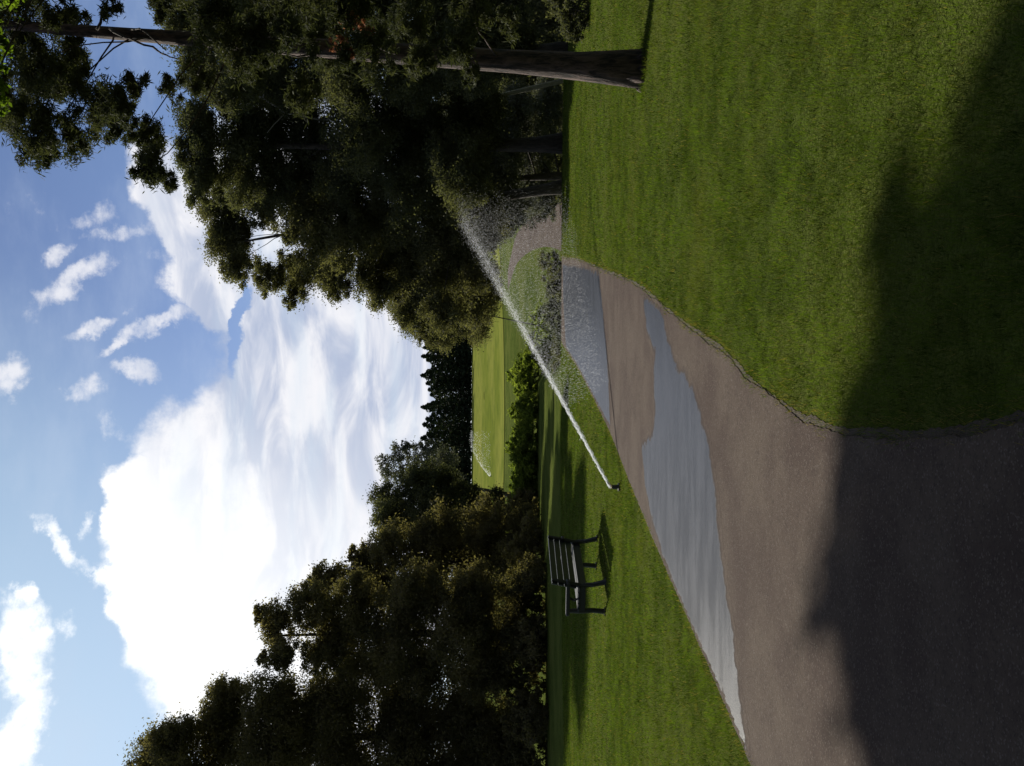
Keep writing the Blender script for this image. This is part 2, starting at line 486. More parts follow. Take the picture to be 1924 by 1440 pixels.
def wob(P, amp, seed):
    r_ = np.random.default_rng(seed)
    d = np.concatenate([[0], np.cumsum(np.linalg.norm(np.diff(P, axis=0), axis=1))]); o = np.zeros(len(P))
    for k in range(9):
        w = r_.uniform(1.2, 3.) * 1.55 ** k
        o += amp / (1 + .45 * k) * np.sin(d * w + r_.uniform(0, 6))
    return o * .6
def strip(name, L, R, dz, mat, wL=None, wR=None, m=9):
    n = len(L)
    d = R - L; d /= np.linalg.norm(d, axis=1)[:, None]
    L = L - d * (wL if wL is not None else 0)[:, None]; R = R + d * (wR if wR is not None else 0)[:, None]
    s = np.linspace(0, 1, m)
    G = L[:, None] * (1 - s)[None, :, None] + R[:, None] * s[None, :, None]
    V = np.concatenate([G, (gz(G[..., 0], G[..., 1]) + dz)[..., None]], -1).reshape(-1, 3)
    i, j = np.meshgrid(np.arange(n - 1), np.arange(m - 1), indexing='ij'); a = i * m + j
    return mesh_np(name, V, np.stack([a, a + 1, a + m + 1, a + m], -1).reshape(-1, 4), mat, smoothf=True)
n = len(Lc)
wl, wr = wob(Lc, .012, 1), wob(Rc, .016, 2)
o = strip('path_edge_soil', Lc, Rc, .004, M['soil'], .02 + np.abs(wob(Lc, .012, 3)), .022 + np.abs(wob(Rc, .018, 4))); o['kind'] = 'structure'
o = strip('path', Lc, Rc, .009, M['asphalt'], wl, wr); o['kind'] = 'structure'

def gnd(u, v):
    d = EYE * F / (v - 960.0)
    return ((u - 720) / F * d, d)
def wet_sheet(name, pts, dz, mat, step):
    P = np.array(pts, float); Qn = np.roll(P, -1, 0)
    lo_, hi_ = P.min(0) - .25, P.max(0) + .25
    xs = np.arange(lo_[0], hi_[0], step); ys = np.arange(lo_[1], hi_[1], step)
    GX, GY = np.meshgrid(xs, ys); G = np.stack([GX.ravel(), GY.ravel()], -1)
    sd = np.full(len(G), 9.); ins = np.zeros(len(G), bool)
    for p_, q_ in zip(P, Qn):
        d = q_ - p_; t_ = np.clip(((G - p_) @ d) / (d @ d), 0, 1)
        sd = np.minimum(sd, np.linalg.norm(G - p_ - t_[:, None] * d, axis=1))
        cr = ((p_[1] > G[:, 1]) != (q_[1] > G[:, 1]))
        ins ^= cr & (G[:, 0] < (q_[0] - p_[0]) * (G[:, 1] - p_[1]) / (q_[1] - p_[1] + 1e-12) + p_[0])
    sd = np.where(ins, sd, -sd)
    ny, nx = GX.shape
    i, j = np.meshgrid(np.arange(ny - 1), np.arange(nx - 1), indexing='ij'); a = (i * nx + j).ravel()
    Fq = np.stack([a, a + 1, a + nx + 1, a + nx], -1)
    onp = in_path(G[:, 0], G[:, 1], -.02)
    ok = (sd > -.16) & onp
    Fq = Fq[ok[Fq].all(1)]
    used = np.unique(Fq); mp = np.full(len(G), -1); mp[used] = np.arange(len(used))
    V = np.column_stack([G[used], dz - .0033 + .003 * np.clip((sd[used] + .12) / .12, 0, 1)])
    o = mesh_np(name, V, mp[Fq], mat, smoothf=True)
    at_ = o.data.attributes.new('wet', 'FLOAT', 'POINT'); at_.data.foreach_set('value', sd[used].astype(np.float32))
    return o
def in_path(x, y, m=0.0):
    return (x > np.interp(y, Lc[:, 1], Lc[:, 0]) - m) & (x < np.interp(y, Rc[:, 1], Rc[:, 0]) + m)
def im(pts): return [gnd(1440 - y, x) for x, y in pts]
pA = im([(1056, 500), (1100, 508), (1124, 520), (1130, 570), (1136, 640), (1141, 700), (1145, 795), (1120, 752), (1090, 702), (1062, 648), (1057, 560)])
o = wet_sheet('puddle', pA, .013, M['wet'], .06)
tag(o, 'broad wet patch across the far stretch of the path by the crest', 'puddle')
pB = im([(1210, 565), (1236, 585), (1247, 603), (1252, 640), (1268, 692), (1290, 712), (1308, 760), (1328, 830), (1343, 930), (1352, 1030), (1362, 1110), (1376, 1200), (1385, 1290), (1400, 1392), (1394, 1392),
         (1362, 1305), (1322, 1215), (1290, 1148), (1262, 1078), (1240, 1020), (1222, 960), (1212, 900), (1207, 845), (1228, 822), (1232, 760), (1229, 700), (1232, 655), (1215, 615)])
o = wet_sheet('puddle', pB, .013, M['wet'], .03)
tag(o, 'long wet strip tapering along the left side of the near path', 'puddle')

# fairway on the far slope, path-like sheet
fw = []
for k in range(60):
    A = 2 * PI * k / 60
    fw.append((6 + 34 * math.cos(A) * (1 + .05 * math.sin(3 * A)), 150 + 47 * math.sin(A)))
fx = []
for r in np.linspace(0.02, 1, 18):
    for (x_, y_) in fw: fx.append((-2 + (x_ - 8) * r, 150 + (y_ - 150) * r))
fx = np.array(fx); fz = gz(fx[:, 0], fx[:, 1]) + .05
i, j = np.meshgrid(np.arange(17), np.arange(60), indexing='ij'); a = i * 60 + j; b = i * 60 + (j + 1) % 60
o = mesh_np('fairway', np.column_stack([fx, fz]), np.stack([a, a + 60, b + 60, b], -1).reshape(-1, 4), M['fairway'], smoothf=True); o['kind'] = 'structure'

# ------------------------------------------------------------------ grass blades
def in_path(x, y, m=0.0):
    return (x > np.interp(y, Lc[:, 1], Lc[:, 0]) - m) & (x < np.interp(y, Rc[:, 1], Rc[:, 0]) + m)
b0p = ((1308 - 720) / F * 11.5, 11.5)
def blades(d0, d1, dens, h0, w0):
    A = .56
    area = A * (d1 * d1 - d0 * d0)
    N = int(area * dens)
    d = np.sqrt(RNG.uniform(d0 * d0, d1 * d1, N)); th_ = RNG.uniform(-A, A, N)
    # clumps
    x = d * np.sin(th_) + RNG.normal(0, .01, N); y = d * np.cos(th_)
    mg = .02 * np.sin(y * 9 + 2 * np.sin(y * 3.7)) + .018 * np.sin(y * 23 + 1) + RNG.normal(0, .014, N)
    k = ~in_path(x, y, -.022 + mg)
    edge = in_path(x, y, .05)
    keep = k & (~edge | (RNG.random(N) < .7))
    x, y, d = x[keep], y[keep], d[keep]; N = len(x)
    patch = .5 + .5 * np.sin(x * 5.1 + 1.7 * np.sin(y * 3.3)) * np.sin(y * 4.3 + 2 * np.sin(x * 2.7))
    tf = np.sin(x * 17.3 + 2 * np.sin(y * 9.1)) * np.sin(y * 14.9 + 2.3 * np.sin(x * 7.7))
    dt = np.hypot(x - b0p[0], y - b0p[1])
    patch = patch + 1.3 * smooth(.55, .9, tf) + 2.2 * (dt < .38)
    h = h0 * RNG.uniform(.5, 1.25, N) * (.75 + .4 * patch); w = w0 * RNG.uniform(.7, 1.3, N)
    az_ = RNG.uniform(0, 2 * PI, N); lean = RNG.uniform(.1, .85, N) * h; la = RNG.uniform(0, 2 * PI, N)
    z = gz(x, y) - .003
    wx, wy = np.cos(az_) * w / 2, np.sin(az_) * w / 2
    v0 = np.stack([x - wx, y - wy, z], -1); v1 = np.stack([x + wx, y + wy, z], -1)
    v2 = np.stack([x + np.cos(la) * lean, y + np.sin(la) * lean, z + h], -1)
    r = RNG.random(N)
    e2 = in_path(x, y, .09)
    r = np.where(e2 & (RNG.random(N) < .3), .99, r)
    return np.stack([v0, v1, v2], 1).reshape(-1, 3), r
parts = [blades(1.9, 5, 9000, .034, .0032), blades(5, 9, 5000, .036, .004), blades(9, 16, 1900, .036, .007), blades(16, 31, 600, .038, .013)]
V = np.concatenate([p_[0] for p_ in parts]); R_ = np.concatenate([p_[1] for p_ in parts])
o = mesh_np('grass', V, np.arange(len(V)).reshape(-1, 3), M['blade']); face_attr(o, 'rnd', R_); o['kind'] = 'stuff'

# ------------------------------------------------------------------ foliage
def leaves(centres, size, aspect=.5, rng=RNG, flat=0.0, droop=0.0):
    """rhombic leaves at centres (n,3)"""
    N = len(centres)
    a = rng.normal(size=(N, 3)); a[:, 2] *= (1 - flat); a[:, 2] -= droop
    a /= np.linalg.norm(a, axis=1)[:, None]
    b = rng.normal(size=(N, 3)); b -= (b * a).sum(1)[:, None] * a; b /= np.linalg.norm(b, axis=1)[:, None]
    s = (size * rng.uniform(.6, 1.3, N))[:, None]
    V = np.stack([centres - a * s * .5, centres + b * s * aspect * .5, centres + a * s * .5, centres - b * s * aspect * .5], 1).reshape(-1, 3)
    return V
def lobe_points(c, r, n, rng, subs=None, spread=.3, inner=.35):
    """n leaf positions in an ellipsoid, gathered in sprays that leave gaps"""
    c = np.array(c); r = np.array(r)
    subs = subs or max(6, int(n / 60))
    d = rng.normal(size=(subs, 3)); d /= np.linalg.norm(d, axis=1)[:, None]
    rad = inner + (1 - inner) * rng.random(subs) ** .6
    sc_ = c + d * r * rad[:, None]
    k = rng.integers(0, subs, n)
    sp = spread * r.mean() * rng.uniform(.45, 1.1, subs)[k]
    g_ = rng.normal(size=(n, 3)); 
    g_ = g_ / np.linalg.norm(g_, axis=1)[:, None] * (rng.random(n) ** .5)[:, None]
    sp = sp * np.where(rng.random(n) < .16, 1.75, 1.0)
    return sc_[k] + g_ * sp[:, None] * np.array([1, 1, .7]), sc_
def limb(mb, p0, p1, r0, r1, bend=.12, n=6, k=5):
    p0 = np.array(p0, float); p1 = np.array(p1, float); L = np.linalg.norm(p1 - p0)
    off = RNG.normal(size=3) * L * bend; off[2] = abs(off[2]) * .6
    s = np.linspace(0, 1, n)
    pts = [p0 + (p1 - p0) * t_ + off * math.sin(PI * t_) * .6 + RNG.normal(size=3) * L * .012 * (0 < t_ < 1) for t_ in s]
    mb.tube(pts, [r0 + (r1 - r0) * t_ ** .8 for t_ in s], k, 0.1)
    return pts
def make_tree(name, base, top, r0, lobes, leafmat, leaf, barkm, label, cat='tree', group=None, cover=3.2, aspect=.55, lean=None, twigs=True, seed=1, subs_px=None, inner=.35, spread=.3, droop=0., lk=.3, lskip=0):
    """lobes: list of (centre xyz, radii xyz) in metres"""
    rng = np.random.default_rng(seed)
    root = empty(name, tuple(base))
    B = np.array(base, float); T = np.array(top, float)
    mb = MB()
    mid = (B + T) / 2 + np.array([rng.normal() * r0, rng.normal() * r0, 0]) * .8
    s = np.linspace(0, 1, 14)
    pts = [(1 - q_) ** 2 * B + 2 * q_ * (1 - q_) * mid + q_ * q_ * T for q_ in s]
    rad = [r0 * (1.55 if i == 0 else 1.08 if i == 1 else 1) * (1 - .85 * q_) for i, q_ in enumerate(s)]
    pts[0] = pts[0] - np.array([0, 0, .15])
    mb.tube(np.array(pts) - B, rad, 12, .12)
    cen = []
    for (c, r) in lobes:
        c = np.array(c); r = np.array(r)
        area = PI * r[0] * r[2]
        n = int(cover * area / (leaf * leaf * aspect * .5 * .5)) + 30
        p_, sb = lobe_points(c, r, n, rng, subs=max(10, int(area * 9 / (max(leaf, .06) * 6) + 12)), inner=inner, spread=spread)
        cen.append(p_)
        # limb from the trunk to the lobe
        hz_ = np.clip(((c[2] - r[2] * .6) - B[2]) / (T[2] - B[2] + 1e-6), .12, .95)
        q_ = hz_ * .9
        P0 = (1 - q_) ** 2 * B + 2 * q_ * (1 - q_) * mid + q_ * q_ * T
        rr = max(.012, r0 * (1 - .85 * q_) * lk)
        if lskip and rng.random() < lskip: continue
        limb(mb, P0 - B, c - B, rr, rr * .35)
        if twigs:
            for k in rng.choice(len(sb), min(len(sb), 7), replace=False):
                limb(mb, c - B, sb[k] - B, rr * .3, rr * .1, n=4, k=4)
    tr_ = mb.build('trunk', barkm, root, True)
    cen = np.concatenate(cen)
    V = leaves(cen, leaf, aspect, rng, droop=droop) - B
    o = mesh_np('crown', V, np.arange(len(V)).reshape(-1, 4), leafmat, root)
    face_attr(o, 'rnd', rng.random(len(V) // 4))
    tag(root, label, cat, group)
    return root
def px_lobes(D0, L, depth=1.15, seed=0, jit=.8):
    """lobes listed as (u, v, ru, rv[, dD]) in photo pixels at depth D0 -> metres, with real depth"""
    r_ = np.random.default_rng(seed); res = []
    for q_ in L:
        u, v, ru, rv = q_[:4]; dd = q_[4] if len(q_) > 4 else r_.uniform(-1, 1) * jit
        Y_ = D0 + dd
        res.append((at(u, v, Y_), (ru / F * Y_, max(ru, rv) / F * Y_ * .9 * depth, rv / F * Y_)))
    return res
def base_at(u, D0):
    x = (u - 720) / F * D0
    return (x, D0, float(gz(x, D0)))

# the near pine on the right, its trunk lit on the left side
D0 = 11.5
PL = [(1215, 60, 60, 62, -.6), (1180, 130, 42, 60, .3), (1270, 60, 62, 52, .6), (1240, 165, 66, 50, -.3), (1190, 215, 38, 26, .5), (1325, 70, 52, 55, -1.), (1320, 140, 34, 26, .6),
      (1395, 40, 60, 55, .8), (1430, 100, 46, 34, -.9), (1130, 278, 52, 42, -.8), (1175, 292, 34, 26, 0), (1215, 250, 30, 22, .3), (1290, 120, 46, 44, .2), (1350, 115, 36, 46, .9), (1240, 225, 50, 36, -.7), (1285, 255, 26, 26, -.2), (1180, 265, 36, 24, -.4), (1150, 60, 26, 44, -.2), (1400, 140, 26, 30, .8), (1270, 320, 30, 22, .5), (1352, 480, 46, 50, -1.0), (1340, 690, 50, 50, -1.2), (1325, 800, 40, 44, -1.1), (1370, 860, 50, 44, -1.2), (1300, 880, 26, 24, -.9), (1365, 560, 40, 40, -1.3), (1395, 950, 34, 30, -1.1), (1100, 310, 24, 22, -.8),
      (1300, 360, 46, 34, .7), (1385, 400, 60, 50, -.9), (1430, 300, 34, 32, 1.2), (1400, 520, 70, 66, .9), (1330, 460, 60, 46, -.8), (1420, 640, 60, 60, -1.1), (1360, 600, 52, 44, 1.2), (1270, 560, 46, 34, -1),
      (1420, 210, 26, 18, -1.2), (1400, 760, 60, 60, 1.), (1425, 880, 50, 40, -1.), (1270, -40, 80, 60, 1.2), (1400, -60, 90, 60, -1.2), (1500, 0, 90, 80, 0), (1520, 300, 80, 80, 1), (1510, 550, 90, 90, -1), (1350, -180, 120, 80, 0), (1440, -260, 90, 80, .4)]
b0 = at(1308, 1205, D0); b0[2] = 0
pine = make_tree('pine_tree', b0, at(1420, -330, D0 + .3), .165, px_lobes(D0, PL, seed=3), M['pine'], .085, M['pinebark'],
                 'tall pine standing on the right lawn, its bare trunk sunlit along the left side', cover=3.6, aspect=.17, seed=5, spread=.46, inner=.15, lk=.14, lskip=.65)
mb = MB()
for (u0, v0, u1, v1, r) in [(1386, 205, 1352, 285, .022), (1352, 285, 1330, 330, .014), (1384, 240, 1345, 310, .013), (1384, 180, 1440, 200, .02), (1375, 430, 1300, 370, .025)]:
    a_ = at(u0, v0, D0) - b0; c_ = at(u1, v1, D0 - .4) - b0
    limb(mb, a_, c_, r, r * .5, .1, 6, 6)
mb.build('branch', M['bark'], pine, True)
mb = MB()
for k in range(7):
    A = k * .9 + .3 * math.sin(k * 5); Lr = .27 + .05 * math.sin(k * 3.1); ca, sa = math.cos(A), math.sin(A)
    mb.tube([(ca * .1, sa * .1, .36), (ca * .14, sa * .14, .14), (ca * .2, sa * .2, .03), (ca * Lr, sa * Lr, -.03)], [.045, .075, .055, .02], 7, .15)
mb.build('root', M['pinebark'], pine, True)
rg = np.random.default_rng(4)
cl = np.concatenate([lobe_points(at(u, v, D0 - 1.2), (s_, s_ * .8, s_), 260, rg, subs=14, spread=.35)[0] for u, v, s_ in [(1396, 660, .13), (1356, 634, .11), (1378, 690, .07), (1340, 655, .06)]])
V = leaves(cl, .05, .35, rg) - b0
o = mesh_np('dead_foliage', V, np.arange(len(V)).reshape(-1, 4), M['dead'], pine); face_attr(o, 'rnd', rg.random(len(V) // 4)); o['label'] = 'dry brown clumps of dead needles'
mb = MB(); limb(mb, at(1395, 650, D0 - .3) - b0, at(1345, 640, D0 - 1.2) - b0, .02, .008, .1, 6, 5)
limb(mb, at(1396, 690, D0 - .3) - b0, at(1396, 655, D0 - 1.2) - b0, .015, .006, .1, 6, 5)
mb.build('dead_branch', M['bark'], pine, True)

# leafy tree just outside the frame: bright leaves of its limb hang over the pine's top
LL = [(1285, -14, 52, 26, -.2), (1350, -24, 50, 30, .2), (1240, -12, 26, 20, 0), (1420, -60, 70, 50, 0), (1500, -20, 70, 60, .4), (1560, 60, 70, 70, .2), (1600, -60, 90, 70, 0), (1590, 200, 60, 60, .3), (1640, 80, 60, 70, -.3)]
b_ = at(1600, 1300, 8.5); b_[2] = 0
make_tree('broadleaf_tree', b_, at(1590, -90, 8.6), .09, px_lobes(8.2, LL, seed=8, jit=.3), M['lime'], .06, M['bark'], 'young light green tree whose leafy tips hang over the pine top', seed=9, cover=2.4, aspect=.5, spread=.4, inner=.1, lk=.3)

# right wood behind the pine
def T(name, D0, u, topv, r0, L, mat, leaf, label, seed, tu=None, cover=5.5, group=None, barkm='bark', **k):
    k.setdefault('spread', .42); k.setdefault('inner', .15); k.setdefault('aspect', .42)
    leaf *= .72 if D0 < 40 else .85
    cover *= .9
    topv += 45
    b_ = base_at(u, D0)
    return make_tree(name, b_, at((tu or u) + (seed % 5 - 2) * 6, topv, D0), r0, px_lobes(D0, L, seed=seed, jit=1.6), M[mat], leaf, M[barkm], label, seed=seed, cover=cover, group=group, **k)
T('evergreen_tree', 33, 1092, 400, .2, [(985, 425, 52, 42), (940, 450, 40, 34), (1040, 420, 50, 46), (915, 500, 34, 34), (1050, 500, 44, 46), (925, 555, 50, 44), (885, 545, 26, 16), (1010, 575, 72, 46), (1075, 590, 60, 60),
                                        (930, 630, 52, 48), (1000, 650, 70, 60), (905, 700, 42, 44), (960, 730, 76, 60), (1050, 720, 76, 70), (870, 770, 52, 40), (930, 810, 76, 60), (1020, 820, 80, 66), (850, 830, 42, 46),
                                        (880, 885, 56, 44), (960, 890, 66, 46), (1040, 900, 60, 50), (1010, 450, 30, 24)],
  'olive', .13, 'bushy olive green tree at the left edge of the wood, with a sky hole', 21, tu=990)
T('evergreen_tree', 30, 1170, 330, .24, [(1150, 370, 70, 44), (1090, 380, 42, 40), (1210, 380, 62, 50), (1120, 450, 76, 56), (1200, 470, 80, 60), (1100, 540, 66, 60), (1190, 570, 86, 66), (1110, 650, 80, 66), (1200, 680, 86, 70),
                                         (1110, 760, 84, 70), (1210, 790, 90, 70), (1120, 860, 80, 60), (1210, 890, 80, 60), (1290, 640, 60, 70), (1290, 780, 60, 70), (1280, 520, 60, 60)],
  'dark', .12, 'tall dark evergreen in the middle of the right wood, just left of the pine trunk', 22)
T('evergreen_tree', 27, 1340, 300, .22, [(1330, 370, 60, 44), (1400, 350, 60, 50), (1280, 430, 60, 50), (1370, 450, 80, 60), (1440, 470, 60, 70), (1300, 540, 76, 60), (1400, 580, 80, 66), (1300, 660, 80, 70), (1400, 700, 80, 70),
                                         (1310, 780, 80, 66), (1410, 830, 80, 70), (1320, 880, 70, 56), (1420, 930, 76, 60), (1360, 960, 60, 40), (1490, 400, 60, 60), (1500, 600, 80, 80), (1500, 800, 80, 80)],
  'dark', .11, 'dark evergreen rising directly behind the pine trunk at the right edge', 23)
T('deciduous_tree', 60, 820, 745, .05, [(850, 775, 44, 30), (890, 760, 50, 40), (830, 830, 44, 40), (880, 840, 60, 46), (840, 890, 50, 38), (900, 900, 60, 40), (950, 860, 60, 56), (940, 780, 60, 56), (810, 800, 22, 20)],
  'olive', .15, 'low olive tree where the right wood meets the far treeline', 24, tu=860)
T('weeping_tree', 37, 1110, 800, .2, [(1060, 850, 52, 50), (1130, 850, 60, 50), (1200, 880, 60, 60), (1080, 930, 60, 50), (1150, 940, 60, 46), (1050, 960, 34, 40), (1100, 1000, 60, 36), (1170, 1000, 60, 40), (1230, 960, 50, 60), (1010, 930, 34, 34), (1240, 1020, 50, 36)],
  'grey', .14, 'grey green tree with drooping boughs at the back of the right lawn', 25, droop=.8)
T('evergreen_tree', 46, 1300, 820, .2, [(1290, 880, 60, 60), (1380, 900, 70, 60), (1290, 970, 70, 50), (1380, 990, 70, 50), (1450, 950, 60, 70), (1330, 1040, 60, 30), (1420, 1040, 60, 30)],
  'dark', .16, 'shaded evergreen deep in the right wood behind the pine trunk', 26)
T('evergreen_tree', 52, 1150, 780, .2, [(1100, 860, 80, 70), (1180, 850, 80, 70), (1240, 900, 70, 70), (1100, 960, 80, 60), (1180, 980, 90, 60), (1060, 1000, 40, 40), (1240, 1010, 60, 40)],
  'dark', .18, 'black shaded evergreen behind the grey drooping tree', 27)
# pale dead limb in the wood
b_ = base_at(1290, 30.0)
r_ = empty('dead_tree', b_); tag(r_, 'slim pale dead trunk leaning up through the dark foliage left of the pine', 'dead tree')
mb = MB(); P1_ = at(1215, 600, 30) ; P2_ = at(1281, 440, 28.4)
mb.tube([np.array((0, 0, -.1)), at(1240, 850, 30) - b_, P1_ - b_, at(1228, 535, 28.9) - b_, at(1255, 492, 28.6) - b_, P2_ - b_], [.08, .06, .04, .03, .026, .014], 6, .15)
mb.build('trunk', M['palebark'], r_, True)
mb = MB(); limb(mb, at(1255, 492, 28.6) - b_, at(1283, 505, 28.4) - b_, .02, .008); limb(mb, at(1228, 535, 28.9) - b_, at(1190, 500, 28.7) - b_, .02, .008)
mb.build('branch', M['palebark'], r_, True)

# left broadleaf trees
T('broadleaf_tree', 46, 60, 250, .3, [(10, 300, 60, 60), (50, 330, 46, 56), (90, 410, 52, 50), (140, 430, 36, 44), (30, 420, 80, 70), (-60, 330, 80, 80), (120, 510, 56, 60), (50, 530, 80, 80), (-50, 500, 90, 90), (110, 620, 80, 80), (20, 650, 90, 80),
                                      (-80, 660, 90, 90), (110, 750, 80, 76), (20, 780, 90, 80), (100, 870, 80, 60), (10, 890, 90, 60), (-80, 830, 90, 80), (60, 950, 90, 40), (-40, 960, 90, 40)],
  'broad', .17, 'tallest broadleaf tree filling the left edge of the scene', 31)
T('broadleaf_tree', 43.5, 245, 465, .26, [(215, 525, 36, 40), (270, 515, 42, 42), (300, 580, 50, 44), (215, 600, 40, 50), (260, 640, 70, 60), (190, 690, 50, 60), (320, 670, 50, 50), (250, 740, 80, 60), (180, 800, 60, 60), (320, 780, 60, 60), (250, 860, 80, 60),
                                        (180, 910, 60, 50), (320, 890, 60, 56), (250, 950, 90, 40), (205, 492, 16, 14), (285, 482, 18, 12)],
  'broad', .16, 'broadleaf tree second from the left edge, a notch of sky left of it', 32)
T('broadleaf_tree', 52, 380, 600, .24, [(350, 620, 40, 36), (385, 680, 40, 36), (340, 710, 50, 50), (410, 740, 50, 46), (350, 800, 60, 56), (430, 820, 60, 56), (370, 890, 70, 50), (450, 910, 60, 46), (400, 960, 80, 34), (350, 593, 18, 14), (400, 662, 16, 14)],
  'broad', .18, 'broadleaf tree sloping down towards the gap, third from the left edge', 33)
T('broadleaf_tree', 62, 470, 690, .24, [(455, 735, 44, 46), (500, 730, 34, 38), (480, 800, 60, 50), (530, 790, 40, 46), (450, 860, 60, 50), (495, 870, 38, 42), (455, 925, 50, 36), (535, 835, 26, 38), (500, 925, 22, 26)],
  'dark', .2, 'rounded dark tree standing behind the bench at the edge of the gap', 34)
T('airy_tree', 80, 508, 695, .2, [(560, 720, 26, 20), (585, 740, 24, 20), (545, 750, 26, 24), (580, 775, 28, 24), (600, 760, 14, 14), (560, 800, 30, 26), (600, 800, 20, 20), (570, 830, 34, 30), (545, 845, 30, 28)],
  'grey', .26, 'small airy tree with light showing through its top, beside the far treeline', 35, tu=566, cover=1.9)

# tall tree outside the left edge: its high crown shades the near path
SH, PH = np.array([-.530, .848]), np.array([.848, .530])
def sp(a_, c_, h_):
    h_ -= 6.5 if h_ else 0; a_ -= 13.15; c_ += .35; w_ = a_ * SH + c_ * PH; return (w_[0], w_[1], h_)
lo = []
for c_, h_, a_, r_ in [(-3.4, 23, 40, 1.3), (-2.2, 22.9, 39.6, 1.2), (-1.1, 23.1, 39.9, 1.2), (0., 22.6, 39.7, 1.1), (.9, 22.6, 39.8, 1.05), (1.6, 22.9, 39.9, .85), (-3, 25, 40, 1.7), (-1.2, 25, 39.5, 1.7), (.6, 24.9, 40, 1.5), (1.1, 24.2, 41, 1.0),
                       (-2.5, 27, 40, 1.8), (-.6, 27, 40, 1.8), (.7, 26.4, 39.6, 1.4), (-1.5, 29, 40, 1.7), (0, 28.6, 40, 1.5), (-.8, 30.5, 40, 1.2), (1.55, 22.2, 40.2, .3), (-.75, 21.0, 39.9, .34), (-1.15, 20.9, 39.9, .22), (-2.3, 21.2, 40, .3)]:
    lo.append((sp(a_, c_, h_), (r_, r_, r_ * .85)))
b_ = sp(40, -.9, 0)
b_ = (b_[0], b_[1], float(gz(b_[0], b_[1])))
make_tree('broadleaf_tree', b_, sp(40, -.9, 30.5), .42, lo, M['broad'], .22, M['bark'], 'very tall tree outside the left edge that shades the near path', seed=41, cover=8.0, spread=.42, inner=.1)
# unseen trees added round the camera to block sky light from the foreground
NBL = ['leafy tree behind the camera, its crown reaching over the path', 'leafy tree behind the camera on the right lawn', 'leafy tree on the left behind the camera', 'leafy tree on the right beside the camera', 'leafy tree further back along the path', 'leafy tree left of the path outside the frame', 'leafy tree right of the near lawn outside the frame']
nb = make_tree('broadleaf_tree', (0, 0, 0), (.2, 0, 10), .25, [((x_, y_, z_), (r_, r_, r_ * .8)) for x_, y_, z_, r_ in [(0, 0, 8, 3), (2, 1, 6, 2.2), (-2, 1, 6.5, 2.2), (1, -2, 6, 2.2), (-1.5, -1.5, 5, 2), (0, 2.5, 6.2, 2), (2.2, -1, 8.5, 2), (-2, .5, 9, 2), (0, 0, 11, 2.2)]],
               M['broad'], .4, M['bark'], NBL[0], seed=42, cover=7, spread=.42, inner=.1)
nb.location = (-1.2, -2.6, 0); NB = nb

# ------------------------------------------------------------------ copies helper
def copy_thing(src, loc, rz=0, s=1.0, label=None, group=None, sz=None):
    r = src.copy(); COL.objects.link(r); r.location = loc; r.rotation_euler = (0, 0, rz); r.scale = (s, s, sz or s)
    if label: r['label'] = label
    if group: r['group'] = group
    for ch in list(src.children):
        c = ch.copy(); COL.objects.link(c); c.parent = r
    return r
for k, (x_, y_, s_) in enumerate([(5.5, -4.5, 1.15), (-8, -3, 1.2), (9.5, 1.5, 1.1), (0, -12, 1.4), (-8, 5.5, 1.0), (8.2, 6, 1.0)]):  # more unseen copies, added to darken the near ground
    copy_thing(NB, (x_, y_, 0), k * 1.9 + 1, s_, NBL[k + 1])
# far treeline conifers
def far_conifer(H, R, seed, label, group):
    rng = np.random.default_rng(seed)
    root = empty('conifer_tree', (0, 0, 0))
    N = 2600
    z = H * (.03 + .97 * (1 - rng.random(N) ** .8))
    ph = rng.uniform(0, 2 * PI, N)
    tier = .78 + .22 * np.sin(z / H * 46)
    rr = R * (1 - (z / H) ** 2.2) ** .85 * tier * (.45 + .55 * rng.random(N) ** .4) * (1 + .25 * np.sin(ph * 3 + seed))
    C = np.stack([rr * np.cos(ph), rr * np.sin(ph), z], -1)
    V = leaves(C, .62, .5, rng, flat=.4)
    o = mesh_np('crown', V, np.arange(len(V)).reshape(-1, 4), M['far'], root); face_attr(o, 'rnd', rng.random(N))
    mb = MB(); mb.tube([(0, 0, -.2), (0, 0, H * .5), (0, 0, H * .95)], [.2, .13, .03], 6); mb.build('trunk', M['bark'], root)
    tag(root, label, 'tree', group)
    return root
ORD = ['first', 'second', 'third', 'fourth', 'fifth', 'sixth', 'seventh', 'eighth', 'ninth', 'tenth', 'eleventh', 'twelfth', 'thirteenth', 'fourteenth', 'fifteenth']
GL = 'dark conifer in the continuous treeline beyond the fairway'; GG = 'conifers of the far treeline'
protos = [far_conifer(h_, r_, s_, GL, GG) for s_, h_, r_ in ((1, 11.0, 3.5), (2, 10.4, 4.2), (3, 11.3, 3.0), (4, 10.6, 3.8))]
k = 0
for row, (Dr, step) in enumerate([(203, 27), (211, 25)]):
    u = 385 + row * 12
    while u < 1010:
        Dk = Dr + RNG.uniform(-2.5, 2.5)
        x = (u - 720) / F * Dk; hs = RNG.uniform(.92, 1.04)
        loc = (x, Dk, float(gz(x, Dk)) - .1)
        src = protos[k * 7 % 4 if k > 3 else k]
        if k < 4: src.location = loc; src.rotation_euler = (0, 0, RNG.uniform(0, 6)); src.scale = (hs, hs, hs)
        else: copy_thing(src, loc, RNG.uniform(0, 6), hs)
        k += 1
        u += step * RNG.uniform(.75, 1.25)

